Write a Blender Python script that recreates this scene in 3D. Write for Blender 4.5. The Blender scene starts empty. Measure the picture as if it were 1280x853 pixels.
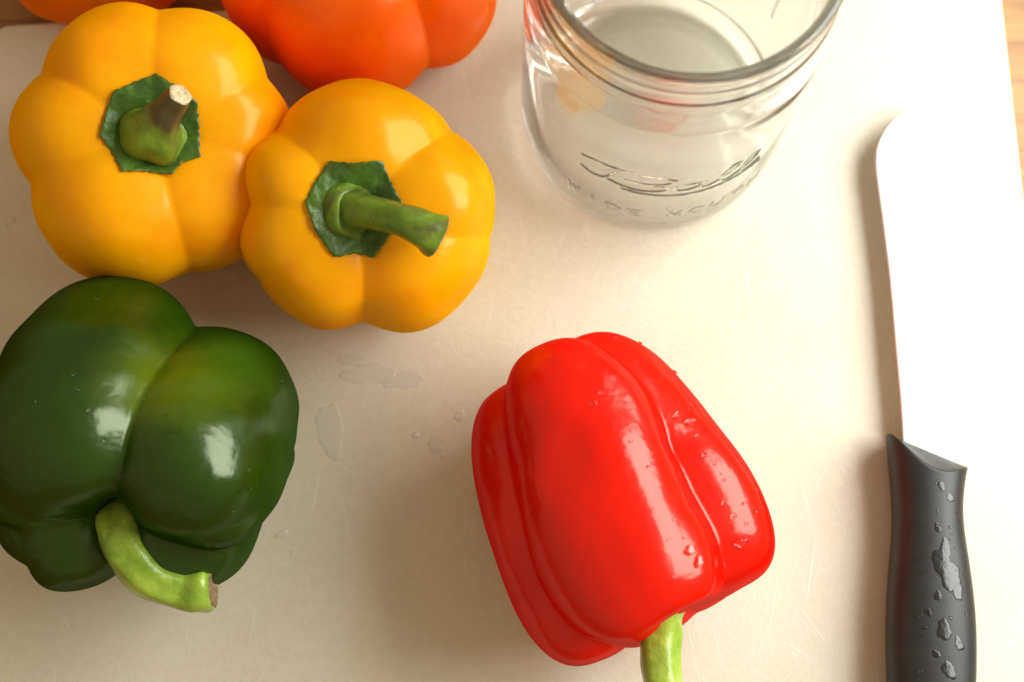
import bpy, bmesh, math, random
import numpy as np
from mathutils import Vector, Matrix
from mathutils.bvhtree import BVHTree

rnd = random.Random(7)
R = math.radians
S = bpy.context.scene
COL = S.collection
MM = 0.001

# ------------------------------------------------------------------ camera
F_PX, CX, CY = 1700.0, 640.0, 426.5          # focal length in photo pixels
TAU = R(12.8)
CAM_H = 0.437
cam_data = bpy.data.cameras.new('camera')
cam = bpy.data.objects.new('camera', cam_data)
COL.objects.link(cam)
cam.location = (0, 0, CAM_H)
cam.rotation_euler = (TAU, 0, 0)
cam_data.sensor_width = 36.0
cam_data.lens = F_PX / 1280.0 * 36.0
cam_data.clip_start = 0.01
cam_data.clip_end = 20.0
cam_data.dof.use_dof = True
cam_data.dof.focus_distance = 0.395
cam_data.dof.aperture_fstop = 7.5
S.camera = cam

# ------------------------------------------------------------------ light
W = bpy.data.worlds.new('World')
S.world = W
W.use_nodes = True
W.node_tree.nodes['Background'].inputs[0].default_value = (1.0, 0.78, 0.47, 1)
W.node_tree.nodes['Background'].inputs[1].default_value = 0.42

ld = bpy.data.lights.new('window_light', 'AREA')
ld.shape = 'RECTANGLE'
ld.size, ld.size_y = 0.50, 0.35
ld.energy = 5.55
ld.color = (0.975, 1.0, 0.955)
lo = bpy.data.objects.new('window_light', ld)
COL.objects.link(lo)
lo.location = (0.42, 0.20, 0.325)
lo.rotation_euler = (Vector((0.0, 0.10, 0.0)) - Vector(lo.location)).to_track_quat('-Z', 'Y').to_euler()

# the light room behind, thrown back on the shaded side
fd = bpy.data.lights.new('room_bounce', 'AREA')
fd.shape = 'RECTANGLE'
fd.size, fd.size_y = 2.2, 1.6
fd.energy = 0.8
fd.color = (1.0, 0.79, 0.50)
fo = bpy.data.objects.new('room_bounce', fd)
COL.objects.link(fo)
fo.location = (-1.0, -0.45, 0.95)
fo.rotation_euler = (Vector((0.0, 0.10, 0.0)) - Vector(fo.location)).to_track_quat('-Z', 'Y').to_euler()

S.view_settings.view_transform = 'Standard'
S.view_settings.look = 'None'
S.view_settings.exposure = 0.0
S.view_settings.gamma = 1.0
S.cycles.max_bounces = 28
S.cycles.transmission_bounces = 26
S.cycles.caustics_refractive = True
S.cycles.caustics_reflective = True
S.cycles.blur_glossy = 0.3
S.cycles.sample_clamp_indirect = 0.0

# ------------------------------------------------------------------ helpers
def px(x, y, z=0.0):
    """point on the level z (metres) seen at photo pixel x, y"""
    u, v = (x - CX) / F_PX, (y - CY) / F_PX
    d = Vector((u, -v * math.cos(TAU) + math.sin(TAU), -v * math.sin(TAU) - math.cos(TAU)))
    t = (CAM_H - z) / -d.z
    return Vector((0, 0, CAM_H)) + d * t

def to_px(p):
    d = Matrix.Rotation(-TAU, 3, 'X') @ (Vector(p) - Vector((0, 0, CAM_H)))
    return CX + F_PX * d.x / -d.z, CY - F_PX * d.y / -d.z

def empty(name, loc, label, cat, group=None):
    o = bpy.data.objects.new(name, None)
    o.empty_display_size = 0.01
    COL.objects.link(o)
    o.location = loc
    o['label'] = label
    o['category'] = cat
    if group:
        o['group'] = group
    return o

def mesh_obj(name, verts, faces, mat, parent=None, origin=None, smooth=True):
    """verts are world positions; they are stored relative to origin / the parent's location"""
    org = Vector(parent_origin(parent)) if parent else (Vector(origin) if origin is not None else Vector((0, 0, 0)))
    me = bpy.data.meshes.new(name)
    me.from_pydata([tuple(Vector(v) - org) for v in verts], [], [tuple(f) for f in faces])
    me.update()
    if smooth:
        me.polygons.foreach_set('use_smooth', [True] * len(me.polygons))
    o = bpy.data.objects.new(name, me)
    COL.objects.link(o)
    if mat:
        me.materials.append(mat)
    if parent:
        o.parent = parent
    elif origin is not None:
        o.location = org
    return o

def parent_origin(p):
    l = Vector((0, 0, 0))
    while p:
        l += p.location
        p = p.parent
    return l

def grid_faces(nr, nc, wrap=True, flip=False):
    f = []
    for i in range(nr - 1):
        for j in range(nc if wrap else nc - 1):
            a, b = i * nc + j, i * nc + (j + 1) % nc
            c, d = (i + 1) * nc + (j + 1) % nc, (i + 1) * nc + j
            f.append((a, d, c, b) if flip else (a, b, c, d))
    return f

def catmull(pts, n=8):
    P = [np.array(p, float) for p in pts]
    P = [2 * P[0] - P[1]] + P + [2 * P[-1] - P[-2]]
    out = []
    for i in range(1, len(P) - 2):
        for k in range(n):
            t = k / n
            a, b, c, d = P[i - 1], P[i], P[i + 1], P[i + 2]
            out.append(.5 * (2 * b + (c - a) * t + (2 * a - 5 * b + 4 * c - d) * t * t + (3 * b - a - 3 * c + d) * t ** 3))
    out.append(P[-2])
    return np.array(out)

# ------------------------------------------------------------------ materials
def new_mat(name):
    m = bpy.data.materials.new(name)
    m.use_nodes = True
    nt = m.node_tree
    return m, nt, nt.nodes['Principled BSDF']

def N(nt, t, **kw):
    n = nt.nodes.new(t)
    for k, v in kw.items():
        if k in n.inputs:
            n.inputs[k].default_value = v
        else:
            setattr(n, k, v)
    return n

def noise(nt, coord, scale, detail=3, rough=.5, dist=0.0):
    n = N(nt, 'ShaderNodeTexNoise')
    n.inputs['Scale'].default_value = scale
    n.inputs['Detail'].default_value = detail
    n.inputs['Roughness'].default_value = rough
    n.inputs['Distortion'].default_value = dist
    nt.links.new(coord, n.inputs['Vector'])
    return n

def ramp(nt, fac, stops):
    r = N(nt, 'ShaderNodeValToRGB')
    e = r.color_ramp.elements
    while len(e) < len(stops):
        e.new(0.5)
    for el, (p, c) in zip(e, stops):
        el.position = p
        el.color = (*c, 1) if len(c) == 3 else c
    nt.links.new(fac, r.inputs[0])
    return r

def mixc(nt, fac, a, b, mode='MIX'):
    m = N(nt, 'ShaderNodeMix', data_type='RGBA', blend_type=mode)
    for s, v in ((0, fac), (6, a), (7, b)):
        if isinstance(v, (int, float)):
            m.inputs[s].default_value = v
        elif isinstance(v, tuple):
            m.inputs[s].default_value = (*v, 1)
        else:
            nt.links.new(v, m.inputs[s])
    return m.outputs[2]

def bump(nt, h, strength, dist, prev=None):
    b = N(nt, 'ShaderNodeBump')
    b.inputs['Strength'].default_value = strength
    b.inputs['Distance'].default_value = dist
    nt.links.new(h, b.inputs['Height'])
    if prev:
        nt.links.new(prev, b.inputs['Normal'])
    return b.outputs[0]

def coords(nt, kind='Object'):
    return N(nt, 'ShaderNodeTexCoord').outputs[kind]

def pepper_mat(name, base, dark, rough=.34, sss=.12, patch=None, specks=0.35, coat=0.0, spec=.32, coat_rough=.19, wrinkle=.32, tint=(1, .86, .55)):
    m, nt, p = new_mat(name)
    co = coords(nt)
    n1 = noise(nt, co, 28, 4, .55, .4)
    c = ramp(nt, n1.outputs[0], [(.30, dark), (.62, base)]).outputs[0]
    if patch:
        for (loc, rad, colr, amt) in patch:
            sub = N(nt, 'ShaderNodeVectorMath', operation='DISTANCE')
            nt.links.new(co, sub.inputs[0])
            sub.inputs[1].default_value = loc
            wob = N(nt, 'ShaderNodeMath', operation='MULTIPLY_ADD')
            nz = noise(nt, co, 60, 4, .6)
            nt.links.new(nz.outputs[0], wob.inputs[0])
            wob.inputs[1].default_value = rad * .9
            nt.links.new(sub.outputs['Value'], wob.inputs[2])
            mr = N(nt, 'ShaderNodeMapRange')
            mr.interpolation_type = 'SMOOTHSTEP'
            nt.links.new(wob.outputs[0], mr.inputs[0])
            mr.inputs[1].default_value = rad * .45
            mr.inputs[2].default_value = rad * 1.75
            mr.inputs[3].default_value = amt
            mr.inputs[4].default_value = 0.0
            c = mixc(nt, mr.outputs[0], c, colr)
    # tiny dark freckles
    v = N(nt, 'ShaderNodeTexVoronoi')
    v.inputs['Scale'].default_value = 520
    nt.links.new(co, v.inputs['Vector'])
    gate = noise(nt, co, 90, 2)
    sp = ramp(nt, v.outputs['Distance'], [(.0, (1, 1, 1)), (.09, (0, 0, 0))]).outputs[0]
    gt = ramp(nt, gate.outputs[0], [(.60, (0, 0, 0)), (.68, (1, 1, 1))]).outputs[0]
    mul = N(nt, 'ShaderNodeMath', operation='MULTIPLY')
    nt.links.new(sp, mul.inputs[0]); nt.links.new(gt, mul.inputs[1])
    mul2 = N(nt, 'ShaderNodeMath', operation='MULTIPLY')
    nt.links.new(mul.outputs[0], mul2.inputs[0]); mul2.inputs[1].default_value = specks
    c = mixc(nt, mul2.outputs[0], c, tuple(x * .3 for x in dark))
    nt.links.new(c, p.inputs['Base Color'])
    rn = noise(nt, co, 70, 4, .6)
    rr = N(nt, 'ShaderNodeMapRange')
    nt.links.new(rn.outputs[0], rr.inputs[0])
    rr.inputs[1].default_value = .3; rr.inputs[2].default_value = .7
    rr.inputs[3].default_value = rough - .05; rr.inputs[4].default_value = rough + .08
    nt.links.new(rr.outputs[0], p.inputs['Roughness'])
    p.inputs['Subsurface Weight'].default_value = sss
    p.inputs['Subsurface Radius'].default_value = (1.0, .35, .12)
    p.inputs['Subsurface Scale'].default_value = .006
    p.inputs['Coat Weight'].default_value = coat
    p.inputs['Coat Roughness'].default_value = .17
    p.inputs['Specular IOR Level'].default_value = spec
    p.inputs['IOR'].default_value = 1.42
    b1 = bump(nt, noise(nt, co, 60, 3, .5, .3).outputs[0], wrinkle, .0014)
    b2 = bump(nt, noise(nt, co, 900, 2, .5).outputs[0], .22, .00014, b1)
    nt.links.new(b2, p.inputs['Normal'])
    p.inputs['Specular IOR Level'].default_value = 0.0
    p.inputs['Coat Weight'].default_value = 0.0
    out = nt.nodes['Material Output']
    lw = N(nt, 'ShaderNodeLayerWeight', Blend=.3)
    fac = N(nt, 'ShaderNodeMapRange')
    nt.links.new(lw.outputs['Facing'], fac.inputs[0])
    fac.inputs[3].default_value = spec * .09; fac.inputs[4].default_value = spec * .13
    last = p.outputs[0]
    for g_rough, w_ in ((None, .55), (coat_rough, coat)):
        if w_ <= 0:
            continue
        g = N(nt, 'ShaderNodeBsdfGlossy')
        g.inputs['Color'].default_value = (*tint, 1)
        nt.links.new(b2, g.inputs['Normal'])
        if g_rough is None:
            nt.links.new(rr.outputs[0], g.inputs['Roughness'])
        else:
            g.inputs['Roughness'].default_value = g_rough
        sc_ = N(nt, 'ShaderNodeMath', operation='MULTIPLY')
        nt.links.new(fac.outputs[0], sc_.inputs[0]); sc_.inputs[1].default_value = w_
        mxs = N(nt, 'ShaderNodeMixShader')
        nt.links.new(sc_.outputs[0], mxs.inputs[0]); nt.links.new(last, mxs.inputs[1]); nt.links.new(g.outputs[0], mxs.inputs[2])
        last = mxs.outputs[0]
    nt.links.new(last, out.inputs['Surface'])
    return m

def stem_mat(name, a, b, brown, brown_amt=.35, rough=.38, neck=None, fine=1.0):
    m, nt, p = new_mat(name)
    co = coords(nt)
    c = ramp(nt, noise(nt, co, 130 * fine, 4, .6, .5).outputs[0], [(.32, a), (.66, b)]).outputs[0]
    st_ = noise(nt, co, 60, 5, .6)
    c = mixc(nt, ramp(nt, st_.outputs[0], [(.45, (0, 0, 0)), (.62, (.5, .5, .5))]).outputs[0], c, tuple(x * 1.5 for x in b))
    if neck:
        at = N(nt, 'ShaderNodeAttribute', attribute_name='along')
        nn = N(nt, 'ShaderNodeMath', operation='MULTIPLY_ADD')
        nt.links.new(noise(nt, co, 160, 4, .6).outputs[0], nn.inputs[0]); nn.inputs[1].default_value = .45
        nt.links.new(at.outputs['Fac'], nn.inputs[2])
        nk = N(nt, 'ShaderNodeMapRange', interpolation_type='SMOOTHSTEP')
        nt.links.new(nn.outputs[0], nk.inputs[0]); nk.inputs[1].default_value = neck[0]; nk.inputs[2].default_value = neck[1]
        c = mixc(nt, nk.outputs[0], c, neck[2])
    bm = ramp(nt, noise(nt, co, 75 * fine, 4, .65, .6).outputs[0], [(.50, (0, 0, 0)), (.70, (brown_amt,) * 3)]).outputs[0]
    c = mixc(nt, bm, c, brown)
    nt.links.new(c, p.inputs['Base Color'])
    p.inputs['Roughness'].default_value = rough
    p.inputs['Subsurface Weight'].default_value = .08
    p.inputs['Subsurface Scale'].default_value = .002
    b1 = bump(nt, noise(nt, co, 260 * fine, 4, .6).outputs[0], .6, .0008)
    nt.links.new(b1, p.inputs['Normal'])
    return m

M = {}
M['yellow'] = pepper_mat('yellow_skin', (.99, .43, .0004), (.98, .30, .0003), .37, .22, coat=.45, coat_rough=.16)
M['yellow2'] = pepper_mat('amber_skin', (.99, .44, .0004), (.98, .31, .0003), .34, .22, coat=.55, coat_rough=.16)
M['orange'] = pepper_mat('orange_skin', (1.0, .145, .0004), (.99, .11, .0003), .34, .2, coat=.9)
M['tangerine'] = pepper_mat('tangerine_skin', (.97, .20, .0006), (.95, .15, .0004), .40, .4, coat=.2)
M['red'] = pepper_mat('red_skin', (.84, .006, .001), (.72, .004, .0008), .30, .05, coat=1.3, coat_rough=.15, wrinkle=.5, tint=(1, .72, .62))
M['calyx'] = stem_mat('calyx_green', (.030, .085, .008), (.075, .16, .014), (.05, .045, .012), .45, .42)
M['stem_a'] = stem_mat('stem_olive', (.10, .17, .010), (.20, .29, .02), (.09, .07, .02), .55, .42, neck=(.78, .92, (.095, .075, .024)))
M['stem_neck'] = stem_mat('stem_brown', (.06, .055, .015), (.13, .10, .03), (.035, .024, .012), .8, .5)
M['stem_b'] = stem_mat('stem_green', (.09, .19, .015), (.17, .28, .02), (.09, .06, .03), .8, .38)
M['stem_c'] = stem_mat('stem_lime', (.20, .36, .025), (.36, .50, .06), (.10, .14, .02), .5, .28)
M['cork'] = stem_mat('cut_cork', (.36, .28, .14), (.62, .52, .33), (.08, .06, .03), .9, .8, fine=5.0)
M['cut_brown'] = stem_mat('cut_brown', (.12, .075, .03), (.28, .20, .10), (.06, .04, .02), .8, .8, fine=5.0)

def glass_mat(name, col, ior, rough=0.0):
    m, nt, p = new_mat(name)
    p.inputs['Base Color'].default_value = (*col, 1)
    p.inputs['Transmission Weight'].default_value = 1
    p.inputs['Roughness'].default_value = rough
    p.inputs['IOR'].default_value = ior
    return m, nt, p
M['water'] = glass_mat('water', (1, 1, 1), 1.33)[0]
fm = bpy.data.materials.new('water_film'); fm.use_nodes = True
fn = fm.node_tree; fn.nodes.remove(fn.nodes['Principled BSDF'])
tr = N(fn, 'ShaderNodeBsdfTransparent'); gl = N(fn, 'ShaderNodeBsdfGlossy', Roughness=.12); fr = N(fn, 'ShaderNodeLayerWeight', Blend=.25)
tr.inputs[0].default_value = (.985, .98, .97, 1)
fa = N(fn, 'ShaderNodeMapRange'); fn.links.new(fr.outputs['Facing'], fa.inputs[0]); fa.inputs[3].default_value = .035; fa.inputs[4].default_value = .35
mx_ = N(fn, 'ShaderNodeMixShader'); fn.links.new(fa.outputs[0], mx_.inputs[0]); fn.links.new(tr.outputs[0], mx_.inputs[1]); fn.links.new(gl.outputs[0], mx_.inputs[2])
glare_df_ = N(fn, 'ShaderNodeBsdfDiffuse'); glare_df_.inputs[0].default_value = (.92, .91, .87, 1)  # bright ceiling reflection put into the film as pale diffuse colour
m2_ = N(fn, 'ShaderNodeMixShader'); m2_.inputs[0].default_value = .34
fn.links.new(mx_.outputs[0], m2_.inputs[1]); fn.links.new(glare_df_.outputs[0], m2_.inputs[2])
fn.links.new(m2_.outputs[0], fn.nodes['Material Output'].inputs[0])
M['wet'], wnt, wp = glass_mat('clear_water', (1, 1, 1), 1.33)
wnt.links.new(bump(wnt, noise(wnt, coords(wnt), 900, 3, .6).outputs[0], .35, .0006), wp.inputs['Normal'])
wn = M['water'].node_tree
wt = N(wn, 'ShaderNodeBsdfTransparent'); wx = N(wn, 'ShaderNodeMixShader'); wx.inputs[0].default_value = 0.0
wn.links.new(wn.nodes['Principled BSDF'].outputs[0], wx.inputs[1]); wn.links.new(wt.outputs[0], wx.inputs[2])
wn.links.new(wx.outputs[0], wn.nodes['Material Output'].inputs[0])
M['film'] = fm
M['glass'], gnt, gp = glass_mat('jar_glass', (.99, 1.0, .99), 1.47, 0.0)
gt_ = N(gnt, 'ShaderNodeBsdfTransparent'); gx = N(gnt, 'ShaderNodeMixShader'); gx.inputs[0].default_value = .06
gt_.inputs[0].default_value = (.985, .995, .985, 1)
gnt.links.new(gp.outputs[0], gx.inputs[1]); gnt.links.new(gt_.outputs[0], gx.inputs[2])
gnt.links.new(gx.outputs[0], gnt.nodes['Material Output'].inputs[0])

def board_mat():
    m, nt, p = new_mat('board_plastic')
    co = coords(nt)
    lines = None
    for k, (rot, sc, lo_, hi_, amt) in enumerate([(12, 17, .665, .72, .9), (-22, 19, .665, .72, .8), (58, 18, .665, .72, .9), (-40, 21, .665, .72, .9),
                                                (-63, 15, .70, .74, .9), (36, 14, .70, .74, 1.0), (3, 11, .71, .75, 1.0), (-10, 9, .71, .75, 1.0)]):
        mp = N(nt, 'ShaderNodeMapping')
        mp.inputs['Rotation'].default_value = (0, 0, R(rot))
        mp.inputs['Location'].default_value = (k * 3.1, k * 1.7, 0)
        mp.vector_type = 'TEXTURE'
        mp.inputs['Scale'].default_value = (1 / (sc * 110), 1 / (sc * 1.6), 1)
        nt.links.new(co, mp.inputs['Vector'])
        nz = noise(nt, mp.outputs[0], 1.0, 2, .5, .15)
        r = ramp(nt, nz.outputs[0], [(lo_, (0, 0, 0)), (hi_, (amt,) * 3)]).outputs[0]
        if lines is None:
            lines = r
        else:
            mx = N(nt, 'ShaderNodeMath', operation='MAXIMUM')
            nt.links.new(lines, mx.inputs[0]); nt.links.new(r, mx.inputs[1])
            lines = mx.outputs[0]
    patch = ramp(nt, noise(nt, co, 14, 4, .6).outputs[0], [(.35, (.15,) * 3), (.65, (1,) * 3)]).outputs[0]
    ln = N(nt, 'ShaderNodeMath', operation='MULTIPLY')
    nt.links.new(lines, ln.inputs[0]); nt.links.new(patch, ln.inputs[1])
    c0 = ramp(nt, noise(nt, co, 22, 5, .6, .3).outputs[0], [(.3, (.69, .65, .515)), (.7, (.75, .715, .58))]).outputs[0]
    c0b = ramp(nt, noise(nt, co, 420, 3, .6).outputs[0], [(.3, (.93,) * 3), (.7, (1,) * 3)]).outputs[0]
    c0 = mixc(nt, 1.0, c0, c0b, 'MULTIPLY')
    c = mixc(nt, ln.outputs[0], c0, (.86, .83, .74))
    nt.links.new(c, p.inputs['Base Color'])
    rg = N(nt, 'ShaderNodeMapRange')
    nt.links.new(noise(nt, co, 35, 4, .6).outputs[0], rg.inputs[0])
    rg.inputs[3].default_value = .36; rg.inputs[4].default_value = .54
    nt.links.new(rg.outputs[0], p.inputs['Roughness'])
    b1 = bump(nt, noise(nt, co, 650, 3, .6).outputs[0], .35, .00025)
    b2 = bump(nt, ln.outputs[0], .5, .00018, b1)
    nt.links.new(b2, p.inputs['Normal'])
    return m
M['board'] = board_mat()

def wood_mat():
    m, nt, p = new_mat('oak_wood')
    co = coords(nt)
    mp = N(nt, 'ShaderNodeMapping')
    mp.inputs['Scale'].default_value = (14, 170, 60)
    nt.links.new(co, mp.inputs['Vector'])
    g1 = noise(nt, mp.outputs[0], 1.0, 6, .62, .8)
    c = ramp(nt, g1.outputs[0], [(.30, (.16, .062, .014)), (.46, (.33, .145, .03)), (.68, (.43, .215, .052))]).outputs[0]
    mp2 = N(nt, 'ShaderNodeMapping')
    mp2.inputs['Scale'].default_value = (60, 900, 60)
    nt.links.new(co, mp2.inputs['Vector'])
    g2 = noise(nt, mp2.outputs[0], 1.0, 3, .5)
    pores = ramp(nt, g2.outputs[0], [(.62, (0, 0, 0)), (.72, (.75,) * 3)]).outputs[0]
    c = mixc(nt, pores, c, (.13, .055, .016))
    nt.links.new(c, p.inputs['Base Color'])
    p.inputs['Roughness'].default_value = .35
    nt.links.new(bump(nt, g2.outputs[0], .3, .0003), p.inputs['Normal'])
    return m
M['wood'] = wood_mat()

mm, nt_, p_ = new_mat('wet_sheen')
p_.inputs['Base Color'].default_value = (.010, .0105, .011, 1)
p_.inputs['Roughness'].default_value = .22
p_.inputs['Specular IOR Level'].default_value = .6
co_ = coords(nt_)
nt_.links.new(bump(nt_, noise(nt_, co_, 600, 2, .5).outputs[0], .5, .0002), p_.inputs['Normal'])
M['sheen'] = mm

def handle_mat():
    m, nt, p = new_mat('black_rubber')
    co = coords(nt)
    c = ramp(nt, noise(nt, co, 120, 4, .6).outputs[0], [(.3, (.011, .0118, .0128)), (.7, (.019, .0202, .0215))]).outputs[0]
    nt.links.new(c, p.inputs['Base Color'])
    p.inputs['Roughness'].default_value = .44
    nt.links.new(bump(nt, noise(nt, co, 1600, 2, .6).outputs[0], .25, .0001), p.inputs['Normal'])
    return m
M['handle'] = handle_mat()
mm, nt_, p_ = new_mat('white_blade')
p_.inputs['Base Color'].default_value = (.86, .86, .84, 1)
p_.inputs['Roughness'].default_value = .22
nt_.links.new(bump(nt_, noise(nt_, coords(nt_), 40, 3, .5).outputs[0], .1, .0004), p_.inputs['Normal'])
M['blade'] = mm

# ------------------------------------------------------------------ table and board
BOARD_T = 0.009
def slab(name, corners, rad, z0, z1, mat, bevel=.0012):
    """rounded-corner slab; corners counter-clockwise (x, y)"""
    out = []
    n = len(corners)
    for i in range(n):
        p = Vector(corners[i]); a = Vector(corners[i - 1]); b = Vector(corners[(i + 1) % n])
        da, db = (a - p).normalized(), (b - p).normalized()
        half = da.angle(db) / 2
        L = rad / math.tan(half)
        c = p + (da + db).normalized() * (rad / math.sin(half))
        s, e = p + da * L - c, p + db * L - c
        a0 = math.atan2(s.y, s.x); a1 = math.atan2(e.y, e.x)
        while a1 < a0: a1 += 2 * math.pi
        if a1 - a0 > math.pi: a1 -= 2 * math.pi
        for k in range(13):
            t = a0 + (a1 - a0) * k / 12
            out.append(c + Vector((math.cos(t), math.sin(t))) * rad)
    m = len(out)
    cen = sum(out, Vector((0, 0))) / m
    norm = []
    for i in range(m):
        t = (out[(i + 1) % m] - out[i - 1]).normalized()
        norm.append(Vector((t.y, -t.x)))
    rings = []
    steps = 6
    for k in range(steps + 1):
        a = math.pi / 2 * k / steps
        rings.append([(out[i] - norm[i] * bevel * (1 - math.cos(a)), z0 + bevel * (1 - math.sin(a))) for i in range(m)][:])
    rings = rings[::-1]
    low = [[(out[i] - norm[i] * bevel * (1 - math.cos(math.pi / 2 * k / steps)), z0 + bevel * (1 - math.sin(math.pi / 2 * k / steps))) for i in range(m)] for k in range(steps, -1, -1)]
    up = [[(out[i] - norm[i] * bevel * (1 - math.cos(math.pi / 2 * k / steps)), z1 - bevel * (1 - math.sin(math.pi / 2 * k / steps))) for i in range(m)] for k in range(steps + 1)]
    rings = low + up
    V = [(q.x, q.y, z) for ring in rings for (q, z) in ring]
    Fc = grid_faces(len(rings), m)
    Fc.append(tuple(range(m - 1, -1, -1)))
    Fc.append(tuple(range((len(rings) - 1) * m, len(rings) * m)))
    o = mesh_obj(name, V, Fc, mat, None, (cen.x, cen.y, z0), smooth=False)
    return o

tb = mesh_obj('table', [(-.9, -.6, -BOARD_T - .03), (.9, -.6, -BOARD_T - .03), (.9, .9, -BOARD_T - .03), (-.9, .9, -BOARD_T - .03),
                        (-.9, -.6, -BOARD_T - .0002), (.9, -.6, -BOARD_T - .0002), (.9, .9, -BOARD_T - .0002), (-.9, .9, -BOARD_T - .0002)],
              [(0, 3, 2, 1), (4, 5, 6, 7), (0, 1, 5, 4), (1, 2, 6, 5), (2, 3, 7, 6), (3, 0, 4, 7)], M['wood'], smooth=False)
tb['kind'] = 'structure'
def line_x(p, q, r, s):
    d1, d2 = q - p, s - r
    t = ((r.x - p.x) * d2.y - (r.y - p.y) * d2.x) / (d1.x * d2.y - d1.y * d2.x)
    return p + d1 * t
A, B = px(15, 31), px(110, 24.5)            # far edge
C_, D_ = px(1253, 0), px(1280, 245)         # right edge
E_, G_ = px(-8, 60), px(-6, 700)            # left edge
near1 = Vector((-.2, -.075, 0)); near2 = Vector((.2, -.062, 0))
cs = [line_x(E_, G_, near1, near2), line_x(C_, D_, near1, near2), line_x(C_, D_, A, B), line_x(E_, G_, A, B)]
board = slab('cutting_board', [(c.x, c.y) for c in cs], .005, -BOARD_T, 0.0, M['board'])
board['label'] = 'scratched off-white plastic cutting board under the peppers, jar and knife'
board['category'] = 'cutting board'

# ------------------------------------------------------------------ peppers
def pepper_field(lobes, k, twist=(0, 1, 0)):
    def Fn(P, split=False):                                # P (n,3) in mm
        acc = None
        allf = []
        tw = np.radians(twist[0] * np.sin(P[:, 2] / twist[1] + twist[2])) if twist[0] else 0.0
        for L in lobes:
            ca, sa = np.cos(R(L['ang']) + tw), np.sin(R(L['ang']) + tw)
            x = P[:, 0] * ca + P[:, 1] * sa
            y = -P[:, 0] * sa + P[:, 1] * ca
            z = P[:, 2] - L.get('z0', 0)
            sc = 1 + L.get('tp', 0) * P[:, 2]
            x = (x - L['off'] - L.get('slope', 0) * P[:, 2]) / (L['a'] * sc)
            y = y / (L['b'] * sc)
            z = np.where(z > 0, z / L['cu'], z / L['cd'])
            m = L.get('m', 2.4)
            q_ = L.get('p', 2.0)
            rho = x * x + y * y if q_ == 2.0 else (np.abs(x) ** q_ + np.abs(y) ** q_) ** (2 / q_)
            g = (np.power(rho, m / 2) + np.power(np.abs(z), m)) ** (1 / m)
            f = (g - 1) * min(L['a'], L['b'])
            if split:
                allf.append(f)
            e = np.exp(-np.clip(f, -60, 60) / k)
            acc = e if acc is None else acc + e
        if split:
            a_ = np.sort(np.array(allf), 0)
            return a_[1] - a_[0]
        return -k * np.log(acc)
    return Fn

def pepper_body(lobes, k=1.8, nu=300, nv=190, seed=0, lump=.35, tmax=75.0, dents=(), twist=(0, 1, 0), groove=(.7, .9)):
    Fn = pepper_field(lobes, k, twist)
    ph = np.linspace(0.004, math.pi - .004, nv)
    th = np.linspace(0, 2 * math.pi, nu, endpoint=False)
    PH, TH = np.meshgrid(ph, th, indexing='ij')
    D = np.stack([np.sin(PH) * np.cos(TH), np.sin(PH) * np.sin(TH), np.cos(PH)], -1).reshape(-1, 3)
    n = len(D)
    hi = np.full(n, tmax); done = np.zeros(n, bool); lo_ = np.zeros(n)
    step = 1.5
    t = tmax
    while t > 3 and not done.all():
        act = ~done
        f = Fn(D[act] * t)
        ins = f < 0
        idx = np.where(act)[0][ins]
        lo_[idx] = t; hi[idx] = t + step; done[idx] = True
        t -= step
    for _ in range(12):
        mid = (lo_ + hi) / 2
        ins = Fn(D * mid[:, None]) < 0
        lo_ = np.where(ins, mid, lo_); hi = np.where(ins, hi, mid)
    r = (lo_ + hi) / 2
    rs = np.random.RandomState(seed)
    for _ in range(14):
        w = rs.normal(size=3) * rs.uniform(2.5, 7)
        r = r + lump * .30 * np.sin(D @ w + rs.uniform(0, 6.28))
    gap = Fn(D * r[:, None], True)
    r = r - groove[0] * np.exp(-(gap / groove[1]) ** 2) * np.clip(np.sin(PH.ravel()) * 3, 0, 1)
    for ang, pol, wid, dep in dents:
        v = np.array([math.sin(R(pol)) * math.cos(R(ang)), math.sin(R(pol)) * math.sin(R(ang)), math.cos(R(pol))])
        al = np.degrees(np.arccos(np.clip(D @ v, -1, 1)))
        r = r - dep * np.exp(-(al / wid) ** 2)
    P = D * r[:, None]
    return P, nu, nv

def basis(zaxis, xhint):
    z = Vector(zaxis).normalized()
    x = Vector(xhint); x = (x - z * x.dot(z)).normalized()
    y = z.cross(x)
    return Matrix((x, y, z)).transposed()

def add_tube_mesh(path, radii, nseg=28, ridge=0.0, nr=5, twist=0.0):
    P = catmull(path, 8)
    rr = catmull([(r, 0, 0) for r in radii], 8)[:, 0]
    T = np.gradient(P, axis=0); T /= np.linalg.norm(T, axis=1)[:, None]
    up = np.array([0.3, .2, 1.0]) if abs(T[0][2]) < .8 else np.array([1.0, .1, 0])
    u = up - T[0] * up.dot(T[0]); u /= np.linalg.norm(u)
    V = []
    for i in range(len(P)):
        u = u - T[i] * u.dot(T[i]); u /= np.linalg.norm(u)
        w = np.cross(T[i], u)
        for j in range(nseg):
            a = 2 * math.pi * j / nseg
            q = rr[i] * (1 + ridge * math.cos(nr * a + twist * i) + ridge * .6 * math.sin(2 * a + i * .21))
            V.append(P[i] + q * (math.cos(a) * u + math.sin(a) * w))
    return V, len(P), P, T, rr

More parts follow.
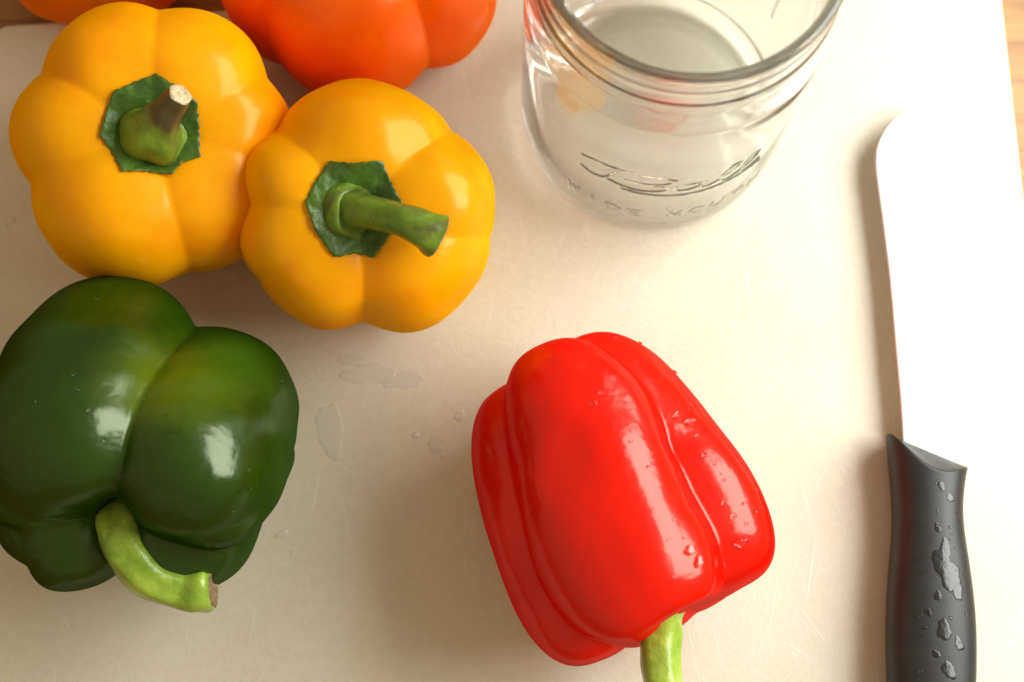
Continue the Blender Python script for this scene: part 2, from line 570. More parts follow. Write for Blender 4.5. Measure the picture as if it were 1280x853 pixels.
def end_cap(V, nrow, nseg, P, T, r):
    ring = [np.array(v) for v in V[(nrow - 1) * nseg:nrow * nseg]]
    c = sum(ring) / nseg
    W_ = []
    for s, lift in ((1.0, 0.0), (.93, .00035), (.72, .0002), (.45, -.0001), (.2, .00015)):
        for k, q in enumerate(ring):
            jit = (rnd.random() - .5) * .0004 if s < .9 else 0
            W_.append(c + (q - c) * s + T[-1] * (lift + jit))
    W_.append(c + T[-1] * .0001)
    f = grid_faces(5, nseg)
    last = len(W_) - 1
    f += [(4 * nseg + j, 4 * nseg + (j + 1) % nseg, last) for j in range(nseg)]
    return W_, f

def blob(bvh, centre, normal, rad, height, seed, squash=1.0, ang=0.0, rough=.28, up=None, ns=28):
    """irregular drop of water lying on the surface bvh: returns verts, faces (closed)"""
    r_ = random.Random(seed)
    n = Vector(normal).normalized()
    t = n.orthogonal().normalized()
    if up is not None:
        t = Vector(up) - n * Vector(up).dot(n); t.normalize()
    b = n.cross(t)
    t, b = t * math.cos(ang) + b * math.sin(ang), b * math.cos(ang) - t * math.sin(ang)
    ph = [r_.uniform(0, 6.28) for _ in range(5)]
    out = [1 + rough * (.6 * math.sin(2 * a + ph[0]) + .5 * math.sin(3 * a + ph[1]) + .35 * math.sin(5 * a + ph[2]) + .25 * math.sin(8 * a + ph[3]))
           for a in [2 * math.pi * j / ns for j in range(ns)]]
    V = []
    lev = [(1.0, -.25), (1.0, .12), (.95, .5), (.85, .8), (.65, .98), (.35, 1.0)]
    for s, h in lev:
        for j in range(ns):
            a = 2 * math.pi * j / ns
            q = Vector(centre) + (t * math.cos(a) * squash + b * math.sin(a)) * (rad * s * max(.25, out[j]))
            hit = bvh.find_nearest(q)
            V.append(hit[0] + hit[1] * (height * h))
    hit = bvh.find_nearest(Vector(centre))
    V.append(hit[0] + hit[1] * height)
    f = grid_faces(len(lev), ns)
    L = len(V) - 1
    f += [((len(lev) - 1) * ns + j, (len(lev) - 1) * ns + (j + 1) % ns, L) for j in range(ns)]
    f.append(tuple(range(ns - 1, -1, -1)))
    return V, f

def ray_px(x, y):
    d = px(x, y, 0) - Vector((0, 0, CAM_H))
    return Vector((0, 0, CAM_H)), d.normalized()

def drops(name, bvh, specs, parent, mat=None, seg=28):
    """specs: (photo x, y, radius mm, height mm, squash, angle)"""
    V, Fc = [], []
    for i, (x, y, r, h, sq, an) in enumerate(specs):
        o, d = ray_px(x, y)
        hit = bvh.ray_cast(o, d)
        if hit[0] is None:
            continue
        n = hit[1] if hit[1].dot(d) < 0 else -hit[1]
        v, f = blob(bvh, hit[0], n, r * MM * 1.2, h * MM * (1.6 if seg == 28 else 1.2), i * 17 + len(specs), sq, an, rough=.2, up=(0, 1, 0.01), ns=seg)
        k = len(V)
        V += v; Fc += [tuple(a + k for a in q) for q in f]
    if not V:
        return None
    o = mesh_obj(name, V, Fc, mat or M['water'], parent)
    o['kind'] = 'stuff'
    return o

def make_pepper(label, group, pix, lobes, Bm, mat, k=1.8, floor=0.0, seed=0, lump=.35, sink=.0004, dents=(), twist=(0, 1, 0), groove=(.32, .9)):
    P, nu, nv = pepper_body(lobes, k, seed=seed, lump=lump, dents=dents, twist=twist, groove=groove)
    A3 = np.array(Bm)
    Q = (P * MM) @ A3.T
    zc = floor - Q[:, 2].min() - sink
    c = px(pix[0], pix[1], zc)
    root = empty('bell_pepper', (c.x, c.y, floor), label, 'bell pepper', group)
    Wd = Q + np.array([c.x, c.y, zc])
    V = [tuple(v) for v in Wd]
    Fc = grid_faces(nv, nu)
    Fc.append(tuple(range(nu - 1, -1, -1))); Fc.append(tuple(range((nv - 1) * nu, nv * nu)))
    Fc = [f[::-1] for f in Fc]
    mesh_obj('pepper_flesh', V, Fc, mat, root)
    bvh = BVHTree.FromPolygons([Vector(v) for v in V], Fc)
    return root, c, bvh

def make_calyx(root, c, bvh, Bm, cen, rad, mat, npts=6, phase=0.0, seed=0, curl=1.0, lift=.7):
    """leafy collar lying on the pepper round the stem; cen is (x', y') in mm"""
    r_ = random.Random(seed)
    Bw = Matrix(Bm)
    z = Bw @ Vector((0, 0, 1))
    ns, nr = 180, 18
    jit = [r_.uniform(-.16, .16) for _ in range(npts)]
    cor = []
    for i in range(npts):
        a = phase + 2 * math.pi * (i + jit[i]) / npts
        q = r_.uniform(1.0, 1.14)
        cor.append((a, q * math.cos(a), q * math.sin(a)))
        a2 = phase + 2 * math.pi * (i + .5) / npts
        q = r_.uniform(.90, .98)
        cor.append((a2, q * math.cos(a2), q * math.sin(a2)))
    def rim(a):
        for i in range(len(cor)):
            a0, x0, y0 = cor[i]; a1, x1, y1 = cor[(i + 1) % len(cor)]
            w = (a1 - a0) % (2 * math.pi); t = (a - a0) % (2 * math.pi)
            if t <= w:
                dx, dy = x1 - x0, y1 - y0
                den = math.cos(a) * dy - math.sin(a) * dx
                return (x0 * dy - y0 * dx) / den * (1 + .010 * math.sin(31 * a + seed) + .008 * math.sin(47 * a))
        return 1.0
    rows = []
    def height(x, y):
        q = c + Bw @ Vector((x, y, 60)) * MM
        h = bvh.ray_cast(q, -z)
        return (h[0] - c).dot(z) if h[0] else 0
    V = []
    for i in range(nr + 1):
        s = i / nr
        for j in range(ns):
            a = 2 * math.pi * j / ns
            rr = rad * rim(a) * (s if s > 0 else .01)
            x, y = cen[0] + rr * math.cos(a), cen[1] + rr * math.sin(a)
            hz = height(x, y)
            wob = .45 * math.sin(3 * a + 7 * s + seed) * s + .3 * math.sin(7 * a - 9 * s) * s + .18 * math.sin(13 * a + 21 * s + seed) * s + .12 * math.sin(19 * a - 33 * s) * s
            up = lift + wob * .65 + curl * .35 * max(0, s - .72) * 3.2 * (1 + .5 * math.sin(5 * a + seed))
            V.append(c + Bw @ Vector((x * MM, y * MM, 0)) + z * (hz + up * MM))
    for dz, sh in ((-.5, 1.0), (-.9, .96), (-2.2, .85)):        # the rim's thickness, turned under
        for j in range(ns):
            a = 2 * math.pi * j / ns
            top = V[nr * ns + j]
            ctr = c + Bw @ Vector((cen[0] * MM, cen[1] * MM, 0))
            lat = top - ctr; lat -= z * lat.dot(z)
            V.append(top - lat * (1 - sh) + z * dz * MM)
    Fc = grid_faces(nr + 4, ns, flip=True)
    Fc = [f[::-1] for f in Fc]
    mesh_obj('calyx', V, Fc, mat, root)
    p = V[0]
    return p

def make_stem(root, path, radii, mat, cut, ridge=.05, nr=5, split=None, mat2=None, nseg=36):
    V, rows, P, T, rr = add_tube_mesh(path, [r * MM for r in radii], nseg, ridge, nr, .02)
    r_ = random.Random(rows + nseg)
    ph_ = [r_.uniform(0, 6.28) for _ in range(6)]
    for i in range(rows):
        for j in range(nseg):
            a = 2 * math.pi * j / nseg
            lump = .03 * math.sin(i * .31 + ph_[0] + 2 * math.sin(a)) + .022 * math.sin(i * .57 + 2 * a + ph_[1]) + .018 * math.sin(3 * a + i * .2 + ph_[2])
            V[i * nseg + j] = P[i] + (V[i * nseg + j] - P[i]) * (1 + lump)
    Fc = grid_faces(rows, nseg)
    st = mesh_obj('stem', V, Fc, mat, root)
    at = st.data.attributes.new('along', 'FLOAT', 'POINT')
    at.data.foreach_set('value', [i // nseg / (rows - 1) for i in range(len(V))])
    if mat2 and split is not None:
        st.data.materials.append(mat2)
        for i, pl in enumerate(st.data.polygons):
            row = i // nseg
            if row + 1.5 * math.sin((i % nseg) / nseg * 6.28 * 2) > split * rows:
                pl.material_index = 1
    W_, f = end_cap(V, rows, nseg, P, T, rr[-1])
    mesh_obj('cut_end', W_, f, cut, st)
    return st

GRP = 'bell peppers on the cutting board'
def lobe(ang, off, a, b, cu, cd, **kw):
    d = dict(ang=ang, off=off, a=a, b=b, cu=cu, cd=cd); d.update(kw); return d

# --- upright yellow pepper, far left -------------------------------------------------
By1 = basis((.26, -.24, 1), (1, 0, 0))
y1, c1, bv1 = make_pepper('yellow bell pepper with a thick stubby stem ending in a pale corky cut', GRP, (195, 186), [
    lobe(117, 20.5, 23.5, 24, 36, 34), lobe(60, 20.5, 23.5, 24, 37, 34), lobe(12, 20.5, 22.5, 21, 35, 34),
    lobe(-44, 20, 23, 25, 36, 34), lobe(-117, 20.5, 24, 28, 37, 34), lobe(174, 21, 22, 21, 35, 34)],
    By1, M['yellow'], k=1.0, seed=3, lump=.55)
k1 = make_calyx(y1, c1, bv1, By1, (-1, 1.5), 13.9, M['calyx'], 7, .5, 5)
def stem_path(k, pts):
    """(photo x, y shift from the calyx, height above it in mm)"""
    x0, y0 = to_px(k)
    return [px(x0 + dx, y0 + dy, k.z + h * MM) for dx, dy, h in pts]
make_stem(y1, stem_path(k1, [(0, 4, -2), (1, 4, 2.5), (3, 2, 7.5), (12, -14, 13), (24, -32, 18), (35, -46, 22)]),
          [9.8, 9.4, 8.2, 5.4, 4.0, 3.3], M['stem_a'], M['cork'], .06, 5)

# --- upright yellow pepper, middle ---------------------------------------------------
By2 = basis((.10, -.35, 1), (1, 0, 0))
y2, c2, bv2 = make_pepper('yellow bell pepper with a long green stem bent to the right', GRP, (454, 262), [
    lobe(86, 17.7, 21.2, 26.5, 34.5, 33), lobe(10, 18.3, 22.4, 22, 35.5, 33), lobe(-44, 18.8, 22.4, 25, 35, 33), lobe(-126, 18.2, 21, 21.5, 34, 33),
    lobe(157, 17.3, 20.2, 16.5, 33, 33), lobe(200, 17.8, 21, 17.5, 33.5, 33)],
    By2, M['yellow2'], k=1.0, seed=8, lump=.55)
k2 = make_calyx(y2, c2, bv2, By2, (-2, 1), 13.8, M['calyx'], 6, 1.05, 9)
make_stem(y2, stem_path(k2, [(-2, 3, -2), (-2, 3, 2), (-2, 3, 3.2), (2, 3, 4.2), (8, 4, 6), (30, 8, 10), (62, 18, 13.5), (86, 28, 13.5), (104, 37, 12)]),
          [9.2, 9.2, 8.4, 6.2, 5.2, 4.7, 4.6, 5.2, 6.2], M['stem_b'], M['cut_brown'], .05, 5)

# --- orange pepper at the far edge ---------------------------------------------------
Bo = basis((0, .02, 1), (1, 0, 0))
o1, co1, bvo = make_pepper('deep orange bell pepper behind the yellow ones, cut off by the top of the photo', GRP, (444, -45), [
    lobe(-92, 19, 24, 27, 36, 34, m=2.6), lobe(-162, 23, 22, 22, 35, 34), lobe(-18, 25, 22, 22, 35, 34), lobe(60, 18, 23, 22, 35, 34), lobe(128, 19, 22, 22, 35, 34)],
    Bo, M['orange'], k=1.0, seed=12)
make_calyx(o1, co1, bvo, Bo, (0, 0), 12, M['calyx'], 6, .3, 4)
q = co1 + Vector((0, 0, .016))
make_stem(o1, [q, q + Vector((0, 0, .006)), q + Vector((.002, .004, .014)), q + Vector((.004, .012, .022))], [8.5, 7.5, 5, 5], M['stem_b'], M['cut_brown'])

# --- second orange pepper, on the table beyond the board -----------------------------
Bt = basis((.02, .03, 1), (1, 0, 0))
t1, ct1, bvt = make_pepper('light orange bell pepper in the top left corner, standing past the edge of the board', GRP, (108, -130), [
    lobe(-112, 19, 23, 22, 35, 33), lobe(-55, 19, 23, 23, 35, 33), lobe(10, 19, 22, 22, 35, 33), lobe(75, 19, 22, 22, 35, 33), lobe(140, 19, 22, 22, 35, 33), lobe(200, 18, 22, 20, 35, 33)],
    Bt, M['tangerine'], k=1.5, floor=-BOARD_T, seed=21)
t1['group'] = GRP
make_calyx(t1, ct1, bvt, Bt, (0, 0), 12, M['calyx'], 6, .8, 6)
q = ct1 + Vector((0, 0, .016))
make_stem(t1, [q, q + Vector((0, 0, .006)), q + Vector((-.002, .004, .014)), q + Vector((-.004, .010, .022))], [8.5, 7.5, 5, 5], M['stem_b'], M['cut_brown'])

# --- green pepper lying with its stem towards us -------------------------------------
sg = Vector((-.05, -.74, .67)).normalized()
Bg = basis(sg, (1, -.1, 0))
gpos = None
M['green'] = pepper_mat('green_skin', (.015, .050, .0008), (.008, .028, .0006),   .30, .03,
                        patch=[((.016, .012, .070), .020, (.13, .19, .004), .65), ((-.012, .040, .060), .022, (.06, .10, .002), .35), ((.030, .020, .060), .016, (.05, .13, .006), .6)], specks=.1, coat=1.1, wrinkle=.6, tint=(.92, 1, .75))
g1, cg, bvg = make_pepper('dark green bell pepper lying down with its curved lime stem in front', GRP, (174, 556), [
    lobe(126, 21, 26, 27, 40, 40, m=2.6), lobe(22, 22, 24, 25, 40, 36, m=2.5), lobe(-46, 22, 22, 20, 37, 34), lobe(232, 22.5, 21, 17, 38, 34), lobe(203, 22.5, 20.5, 13, 37, 34), lobe(177, 22, 20.5, 13, 36, 34), lobe(-8, 25, 19, 13, 37, 30)],
    Bg, M['green'], k=1.1, groove=(.45, 1.3), twist=(5, 16, .2), seed=31, lump=.7, dents=((0, 0, 17, 7), (-18, 30, 13, 4), (196, 38, 9, 2.5), (250, 40, 9, 2.0), (330, 36, 8, 2.0), (70, 75, 16, 1.2)))
make_stem(g1, [px(160, 628, .030), px(153, 642, .044), px(152, 662, .052), px(162, 692, .052), px(190, 722, .049), px(226, 736, .046), px(254, 738, .046), px(266, 737, .046)],
          [9.5, 8.8, 7.3, 6.6, 6.2, 5.8, 6.5, 5.5], M['stem_c'], M['cut_brown'], .06, 5)

# --- red pepper lying on its side ----------------------------------------------------
sr = Vector((.40, -.91, .03)).normalized()
Br = basis(sr, (.91, .40, 0))
r1, cr, bvr = make_pepper('glossy red bell pepper lying on its side, wet with water drops', GRP, (760, 618), [
    lobe(99, 14.5, 22, 24, 44, 46, m=2.9, p=2.4, slope=.06, tp=.0035), lobe(10, 19, 20, 17, 42, 46, m=2.5, slope=.12, tp=.003), lobe(-30, 18, 19, 17, 42, 44, m=2.6, slope=.07),
    lobe(-95, 14, 20, 22, 44, 42, m=2.8, slope=.03), lobe(186, 19, 19, 19, 42, 42, m=2.6, slope=.06, tp=.003)],
    Br, M['red'], k=1.3, seed=44, lump=.4, twist=(6, 15, .6), groove=(.5, 1.4), dents=((86, 22, 12, 9), (22, 34, 9, 1.6), (-12, 30, 9, 2), (142, 30, 10, 2.2), (55, 40, 9, 1.2), (60, 70, 14, 1.0), (75, 55, 9, .7), (110, 95, 14, .4), (45, 95, 10, 1.0)))
make_stem(r1, [px(820, 760, .036), px(822, 778, .036), px(824, 800, .037), px(826, 830, .038), px(829, 860, .038), px(834, 905, .038)],
          [9.5, 7.2, 6.0, 5.6, 5.8, 6.4], M['stem_c'], M['cut_brown'], .05, 5)

# ------------------------------------------------------------------ glass jar
def dist_polylines(U, Vv, lines):
    d = np.full(U.shape, 1e9)
    for L in lines:
        for (x0, y0), (x1, y1) in zip(L[:-1], L[1:]):
            dx, dy = x1 - x0, y1 - y0
            l2 = dx * dx + dy * dy + 1e-9
            t = np.clip(((U - x0) * dx + (Vv - y0) * dy) / l2, 0, 1)
            d = np.minimum(d, np.hypot(U - x0 - t * dx, Vv - y0 - t * dy))
    return d

def script_lines():
    S_ = [[(-17, 11), (-18.5, 3), (-21, -6), (-25, -9), (-29, -7)],
          [(-29, 8), (-24, 11), (-12, 12.5), (-4, 11), (0, 8), (-3, 3), (-10, 1), (-15, 1)],
          [(-10, 1), (-3, -1), (-2, -6), (-8, -9.5), (-15, -9), (-20, -6.5)],
          [(9, 0), (5, 1.2), (1, -2), (1.5, -6.5), (5, -6.5), (9, -1.5)],
          [(9.5, 1), (8.3, -5), (10.5, -7), (14, -2.5)],
          [(14, -2.5), (18.5, 5), (20, 11.5), (17.5, 12.5), (15, 3), (14.6, -4.5), (17, -7), (20.5, -2.5)],
          [(20.5, -2.5), (25, 5), (26.5, 11.5), (24, 12.5), (21.6, 3), (21.2, -4.5), (23.6, -7), (28, -2)],
          [(-15, -13.5), (-4, -14.2), (10, -13), (29, -8)]]
    return [[tuple(p) for p in catmull(s, 6)] for s in S_]

GLY = {'W': [[(0, 1), (.25, 0), (.5, .8), (.75, 0), (1, 1)]], 'I': [[(.5, 0), (.5, 1)]], 'D': [[(0, 0), (0, 1), (.6, 1), (1, .7), (1, .3), (.6, 0), (0, 0)]],
       'E': [[(1, 1), (0, 1), (0, 0), (1, 0)], [(0, .5), (.8, .5)]], 'M': [[(0, 0), (0, 1), (.5, .2), (1, 1), (1, 0)]],
       'O': [[(.3, 0), (0, .3), (0, .7), (.3, 1), (.7, 1), (1, .7), (1, .3), (.7, 0), (.3, 0)]], 'U': [[(0, 1), (0, .3), (.3, 0), (.7, 0), (1, .3), (1, 1)]],
       'T': [[(0, 1), (1, 1)], [(.5, 1), (.5, 0)]], 'H': [[(0, 0), (0, 1)], [(1, 0), (1, 1)], [(0, .5), (1, .5)]]}
def text_lines(s, u0, v0, w, h, gap):
    out, u = [], u0
    for ch in s:
        for L in GLY.get(ch, []):
            out.append([(u + x * w, v0 + y * h) for x, y in L])
        u += (w + gap) if ch != ' ' else gap * 2
    return out

def make_jar():
    base = px(811, 143, 0)
    root = empty('glass_jar', (base.x, base.y, 0), 'empty clear glass canning jar with raised lettering, standing at the top of the board', 'jar')
    outer = [(0, 2.2), (22, 2.0), (30, 1.6), (33.5, .6), (36, 0), (38.5, .4), (41, 2.2), (42.6, 5.5), (43.2, 10), (43.4, 16), (43.4, 40), (43.4, 70), (43.3, 80), (43, 87),
             (42.4, 92), (41.7, 96), (41.2, 98.5), (41.2, 100), (41.45, 101), (41.5, 102), (41.35, 103), (41, 104.2), (40.8, 106), (40.7, 112), (40.8, 113.6), (41.1, 115), (40.8, 116.2), (39.9, 117)]
    inner = [(38.9, 117), (38.0, 116.3), (37.6, 114.5), (37.5, 110), (37.7, 104), (38.2, 98), (39.0, 92), (39.8, 86), (40.2, 80), (40.4, 40), (40.2, 16), (39.4, 11), (37, 7.6), (33, 6.2), (26, 5.8), (10, 5.6), (0, 5.6)]
    # angular columns: fine across the lettering
    front = R(-88)
    th = list(np.linspace(-R(56), R(56), 330, endpoint=False)) + list(np.linspace(R(56), 2 * math.pi - R(56), 190, endpoint=False))
    th = np.array(th)
    def dens(prof, step):
        P = catmull([(r, z, 0) for r, z in prof], 6)[:, :2]
        out = [P[0]]
        for a, b in zip(P[:-1], P[1:]):
            n = max(1, int(math.ceil(abs(b[1] - a[1]) / step)))
            for k in range(1, n + 1):
                out.append(a + (b - a) * k / n)
        return np.array(out)
    PO = dens(outer, .42)
    PI_ = dens(inner, 4)
    PO[:, 0] = np.maximum(PO[:, 0], .02); PI_[:, 0] = np.maximum(PI_[:, 0], .02)
    logo = script_lines()
    txt = text_lines('WIDE MOUTH', -33, 20.5, 4.1, 4.8, 3.0)
    seam = [[(0, 12), (0, 90)]]
    rings = []
    T, Z = np.meshgrid(th, PO[:, 1])
    Rr = np.repeat(PO[:, 0:1], len(th), 1).copy()
    U = T * 43.8
    side = (Rr > 42.5) & (Z > 9) & (Z < 86)
    vz = (Z - 49) / .56
    d1 = np.full(U.shape, 99.0)
    sel = side & (np.abs(U) < 40)
    d1[sel] = dist_polylines(U[sel], vz[sel], logo)
    d2 = np.full(U.shape, 99.0)
    d2[sel] = dist_polylines(U[sel], Z[sel], txt)
    def ridge(d, w, h):
        x = np.clip(1 - d / w, 0, 1)
        return h * x * x * (3 - 2 * x)
    Rr += ridge(d1, 1.0, .42) + ridge(d2, .8, .34)
    # mould seams and raised graduation marks on the far side
    for ang, z0_, z1_ in ((R(-97 + 90) - front, 12, 88), (R(83), 12, 88)):
        pass
    for az, z0_, z1_, h in ((52, 26, 84, .6), (30, 30, 80, .5), (150, 20, 84, .5)):
        a = R(az) - front
        da = (T - a + math.pi) % (2 * math.pi) - math.pi
        dd = np.abs(da) * 43.8 + np.maximum(0, z0_ - Z) + np.maximum(0, Z - z1_)
        Rr += np.where(side, ridge(dd, 1.1, h), 0)
    # screw thread: a ridge that climbs round the neck
    a01 = (T % (2 * math.pi)) / (2 * math.pi)
    for turn in (0, 1):
        zc = 105.9 + 3.4 * (a01 + turn)
        lvl = turn + a01
        fade = np.clip(lvl / .15, 0, 1) * np.clip((1.55 - lvl) / .15, 0, 1)
        Rr += np.where((Z > 104) & (Z < 113.5), .22 * fade * np.exp(-((Z - zc) / 1.1) ** 2), 0)
    # slightly uneven walls, as blown glass has
    Rr += np.where(Z > 3, .05 * np.sin(3 * T + Z * .05) + .03 * np.sin(5 * T - Z * .11), 0)
    V = []
    ang = T + front
    X = Rr * np.cos(ang); Y = Rr * np.sin(ang)
    V += np.stack([X, Y, Z], -1).reshape(-1, 3).tolist()
    T2, Z2 = np.meshgrid(th, PI_[:, 1])
    R2 = np.repeat(PI_[:, 0:1], len(th), 1)
    R2 = R2 + np.where(Z2 < 96, .14 * np.sin(2 * T2 + Z2 * .07) + .07 * np.sin(4 * T2 - Z2 * .05 + 1), 0) * np.minimum(1, R2 / 30)
    ang2 = T2 + front
    V += np.stack([R2 * np.cos(ang2), R2 * np.sin(ang2), Z2], -1).reshape(-1, 3).tolist()
    V = [Vector((v[0] * 1.01 * MM + base.x, v[1] * 1.01 * MM + base.y, v[2] * 1.035 * MM + .0003)) for v in V]
    nr, nc = len(PO) + len(PI_), len(th)
    Fc = grid_faces(nr, nc)
    Fc.append(tuple(range(nc - 1, -1, -1)))
    Fc.append(tuple(range((nr - 1) * nc, nr * nc)))
    mesh_obj('jar_body', V, Fc, M['glass'], root)
    return root
make_jar()

# ------------------------------------------------------------------ knife
def make_knife():
    zc = .0065
    left = [(1127, 585), (1124, 520), (1117, 440), (1109, 350), (1101, 285), (1095, 240), (1091.5, 210), (1093, 187), (1101, 168), (1115, 151), (1132, 139), (1150, 132)]
    right = [(1201, 585), (1199, 520), (1197, 440), (1193, 350), (1188, 285), (1184, 250), (1180, 220), (1175, 194), (1168, 170), (1163, 152), (1158, 138), (1153, 132)]
    Lp = catmull([tuple(px(x, y, zc)) for x, y in left], 5)
    Rp = catmull([tuple(px(x, y, zc)) for x, y in right], 5)
    cen = px(1162, 760, 0)
    root = empty('kitchen_knife', (cen.x, cen.y, 0), 'white-bladed knife with a wet black handle, lying right of the red pepper', 'knife')
    V = []
    prof = [(0, 0.0), (.06, .25), (.22, .62), (.5, .85), (.8, 1.0), (.97, 1.0), (1, .75)]
    full = prof + [(s, -h) for s, h in prof[::-1] if h > 0]
    for a, b in zip(Lp, Rp):
        for s, h in full:
            q = a + (b - a) * s
            tilt = -.0022 * (s - .5)
            V.append((q[0], q[1], q[2] + h * .0009 + tilt))
    m = len(full)
    Fc = grid_faces(len(Lp), m)
    Fc.append(tuple(range(m))); Fc.append(tuple(range((len(Lp) - 1) * m, len(Lp) * m))[::-1])
    mesh_obj('blade', V, Fc, M['blade'], root)
    # handle: oval sections along the length; the front is cut on a slant with a sloping facet
    secs = [(540, 1108, 1206), (575, 1111, 1203.5), (605, 1114, 1202), (635, 1116, 1201), (665, 1116, 1203), (700, 1113, 1209), (735, 1110, 1214),
            (775, 1108, 1218), (815, 1108, 1219), (860, 1110, 1218), (910, 1114, 1213), (960, 1118, 1208), (1000, 1123, 1204), (1060, 1128, 1200)]
    zh, hh = .0100, .0097
    ys = np.array([px(1160, q[0], zh).y for q in secs])
    xc = np.array([px((q[1] + q[2]) / 2, q[0], zh).x for q in secs])
    wd = np.array([(px(q[2], q[0], zh) - px(q[1], q[0], zh)).length / 2 for q in secs])
    L_ = ys[0] - ys[-1]
    sl = np.concatenate([np.arange(0, .012, .0005), np.linspace(.012, L_ - .010, 50), L_ - .010 + .010 * np.sin(np.linspace(.1, 1, 10) * math.pi / 2)])
    kern = lambda q, arr: float(np.mean([np.interp(-(ys[0] - q + d), -ys[::1], arr) for d in np.linspace(-.004, .004, 9)])) if False else float(np.mean([np.interp(ys[0] - np.clip(q + d, 0, L_), ys[::-1], arr[::-1]) for d in np.linspace(-.004, .004, 9)]))
    ns = 72
    V = []
    for q in sl:
        cx_, w_ = kern(q, xc), kern(q, wd)
        rnd_ = 1.0
        if q > L_ - .010:
            rnd_ = math.sqrt(max(.02, 1 - ((q - L_ + .010) / .0101) ** 2))
        if q < .001:
            rnd_ = 1 - .05 * (1 - q / .001)
        for j in range(ns):
            a = 2 * math.pi * j / ns
            ca, sa = math.cos(a), math.sin(a)
            ex = 2 / 2.25
            X = w_ * rnd_ * math.copysign(abs(ca) ** ex, ca)
            Zz = hh * rnd_ * math.copysign(abs(sa) ** ex, sa)
            u = (X / w_ + 1) / 2                       # 0 left .. 1 right
            bw = .0105 * math.sin(math.pi * min(1, max(0, u * .80 + .02))) ** .9 + .0003
            lim = hh * (-.25 + 1.25 * q / bw)
            if Zz > lim:
                Zz = lim
            sh = max(0.0, 1 - q / .030) ** 1.5
            V.append((cx_ + X, ys[0] - q - (u * 2 * w_) * .43 * sh, zh + Zz))
    n = len(sl)
    Fc = grid_faces(n, ns, flip=True)
    Fc.append(tuple(range(ns))); Fc.append(tuple(range((n - 1) * ns, n * ns))[::-1])
    h = mesh_obj('handle', V, Fc, M['handle'], root)
    for o_ in list(root.children):
        bm = bmesh.new(); bm.from_mesh(o_.data); bmesh.ops.recalc_face_normals(bm, faces=bm.faces); bm.to_mesh(o_.data); bm.free()
    lowz = min(v[2] for v in V)
    bvh = BVHTree.FromPolygons([v.co + root.location for v in h.data.vertices], [tuple(p.vertices) for p in h.data.polygons])
    sp = [(1165, 605, 1.0, .5, .6, .3), (1172, 616, 1.6, .5, .7, .9), (1182, 624, 1.4, .5, .8, 0), (1162, 660, 1.2, .6, .5, .2), (1172, 690, 3.0, .5, .8, .4), (1186, 712, 4.2, .55, .75, .6),
          (1196, 745, 2.2, .5, .7, .2), (1165, 745, 1.6, .5, .6, .4), (1150, 735, 1.0, .4, .5, 1.0), (1170, 790, 2.6, .5, 1.1, .3), (1195, 812, 1.8, .5, .8, .5), (1178, 838, 2.4, .5, .8, .8),
          (1138, 610, .6, .4, .5, .1), (1137, 640, .7, .4, .4, .2), (1136, 660, .6, .4, .5, .2), (1146, 700, .8, .4, .4, .3), (1198, 650, .6, .4, .5, 0), (1205, 720, .6, .4, .5, .3),
          (1150, 770, .9, .4, .6, .5), (1160, 815, 1.1, .4, .6, .4), (1140, 790, .6, .4, .6, .4), (1150, 840, .9, .4, .8, .4), (1188, 660, .5, .3, .8, 0), (1156, 715, .6, .3, .4, .5)]
    big = [(1178, 705, 2.6, .07, 1.5, .2), (1190, 722, 2.6, .07, 1.4, .1), (1182, 685, 1.5, .06, 1.5, .2), (1198, 740, 1.6, .06, 1.3, .1), (1172, 745, 1.0, .06, 1.2, .2), (1177, 608, .9, .06, 1.4, .5), (1188, 622, 1.0, .06, 1.3, .3),
           (1180, 788, 1.9, .06, 1.3, .3), (1199, 805, 1.2, .06, 1.5, .2), (1186, 838, 1.7, .06, 1.3, .4), (1160, 765, .8, .06, 1.4, .3), (1172, 660, .8, .06, 1.6, .1), (1170, 818, .9, .06, 1.2, .4)]
    drops('wet_patch', bvh, big, root, M['sheen'])
    out = []
    r_ = random.Random(5)
    for (x, y, rad, hh_, sq, an) in sp:
        if rad < .95:
            out.append((x, y, rad, rad * .6, sq, an))
    for _ in range(60):
        out.append((r_.gauss(1170, 16), r_.uniform(600, 850), r_.uniform(.15, .4), r_.uniform(.12, .3), r_.uniform(.5, 1.2), r_.uniform(0, 3)))
    drops('water_droplets', bvh, out, root, M['wet'], seg=14)
    return root
make_knife()

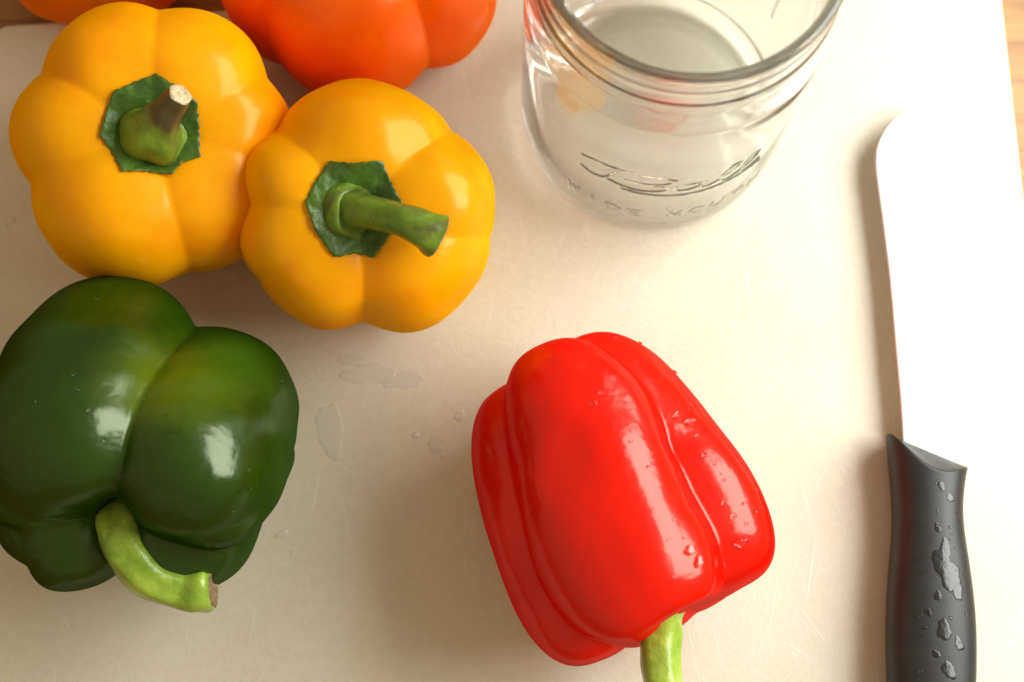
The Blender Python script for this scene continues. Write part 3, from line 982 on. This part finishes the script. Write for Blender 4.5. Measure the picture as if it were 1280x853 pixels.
# ------------------------------------------------------------------ water
red_drops = [(862, 688, 1.6, .7, .7, .3), (873, 702, 1.7, .7, .6, .8), (893, 703, 1.3, .6, .8, .2), (905, 706, .8, .5, .6, .1), (926, 678, 1.6, .7, .75, .4), (916, 645, .9, .5, .8, 1.0), (905, 628, .9, .5, .5, .9),
             (862, 528, 1.7, .6, .5, .4), (845, 520, 1.2, .5, .6, .7), (870, 545, .8, .5, .6, .4), (880, 570, .9, .5, .6, 1.0), (788, 552, .6, .4, .5, .1), (826, 562, .5, .4, .7, .4), (810, 583, .5, .4, .5, .4),
             (842, 467, 1.0, .6, .8, .2), (862, 508, .6, .5, .8, .2), (815, 636, .4, .3, .8, 0), (842, 650, .4, .3, .8, 0), (836, 675, .6, .3, .5, .3), (855, 672, .5, .3, .8, .3), (752, 492, .8, .3, .8, .3),
             (742, 505, .9, .3, .9, .3), (930, 630, .7, .4, .5, .2), (944, 640, .6, .4, .5, .2), (933, 655, .5, .4, .8, .2), (800, 430, .6, .4, .8, .1), (770, 424, .7, .4, .8, .1), (640, 460, .5, .3, .7, .1),
             (893, 580, .5, .35, .7, .1), (905, 600, .4, .3, .7, .1), (850, 610, .4, .3, .8, .2), (868, 640, .35, .3, .8, .2), (700, 600, .35, .25, .9, .2), (690, 520, .35, .25, .9, .2), (745, 645, .4, .25, .9, .2)]
for _ in range(40):
    red_drops.append((rnd.uniform(650, 940), rnd.uniform(440, 780), rnd.uniform(.15, .36), rnd.uniform(.12, .25), rnd.uniform(.6, 1), rnd.uniform(0, 3)))
drops('water_droplets', bvr, red_drops, r1)
green_drops = [(95, 470, .9, .4, .4, .4), (98, 488, .5, .3, .8, .2), (178, 502, .6, .3, .5, .4), (113, 515, .8, .3, .8, .2), (220, 540, 1.0, .4, .25, .2), (230, 522, .5, .3, .6, .2), (310, 588, .5, .3, .8, .2),
               (312, 610, .5, .3, .8, .2), (300, 612, .4, .3, .8, .2), (130, 550, .5, .3, .8, .1), (258, 435, .9, .3, .8, .2), (120, 375, .6, .25, .7, .2), (66, 358, .6, .4, .8, .2), (350, 478, .6, .4, .8, .2), (170, 545, .4, .3, .8, .1)]
for _ in range(36):
    green_drops.append((rnd.uniform(10, 340), rnd.uniform(370, 640), rnd.uniform(.14, .32), rnd.uniform(.1, .22), rnd.uniform(.6, 1), rnd.uniform(0, 3)))
drops('water_droplets', bvg, green_drops, g1)
bb = BVHTree.FromPolygons([Vector((-.4, -.3, 0)), Vector((.4, -.3, 0)), Vector((.4, .5, 0)), Vector((-.4, .5, 0))], [(0, 1, 2, 3)])
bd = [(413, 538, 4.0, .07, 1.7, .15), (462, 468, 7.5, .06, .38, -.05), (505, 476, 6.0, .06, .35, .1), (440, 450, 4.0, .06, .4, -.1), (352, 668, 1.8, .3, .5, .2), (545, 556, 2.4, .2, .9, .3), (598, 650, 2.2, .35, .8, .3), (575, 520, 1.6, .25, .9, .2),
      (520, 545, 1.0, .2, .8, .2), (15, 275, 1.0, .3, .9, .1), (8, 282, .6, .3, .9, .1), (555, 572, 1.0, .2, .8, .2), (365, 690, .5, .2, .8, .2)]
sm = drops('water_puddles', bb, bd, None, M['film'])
sm['label'] = 'thin splashes of clear water on the board between the green and red peppers'
sm['category'] = 'water'
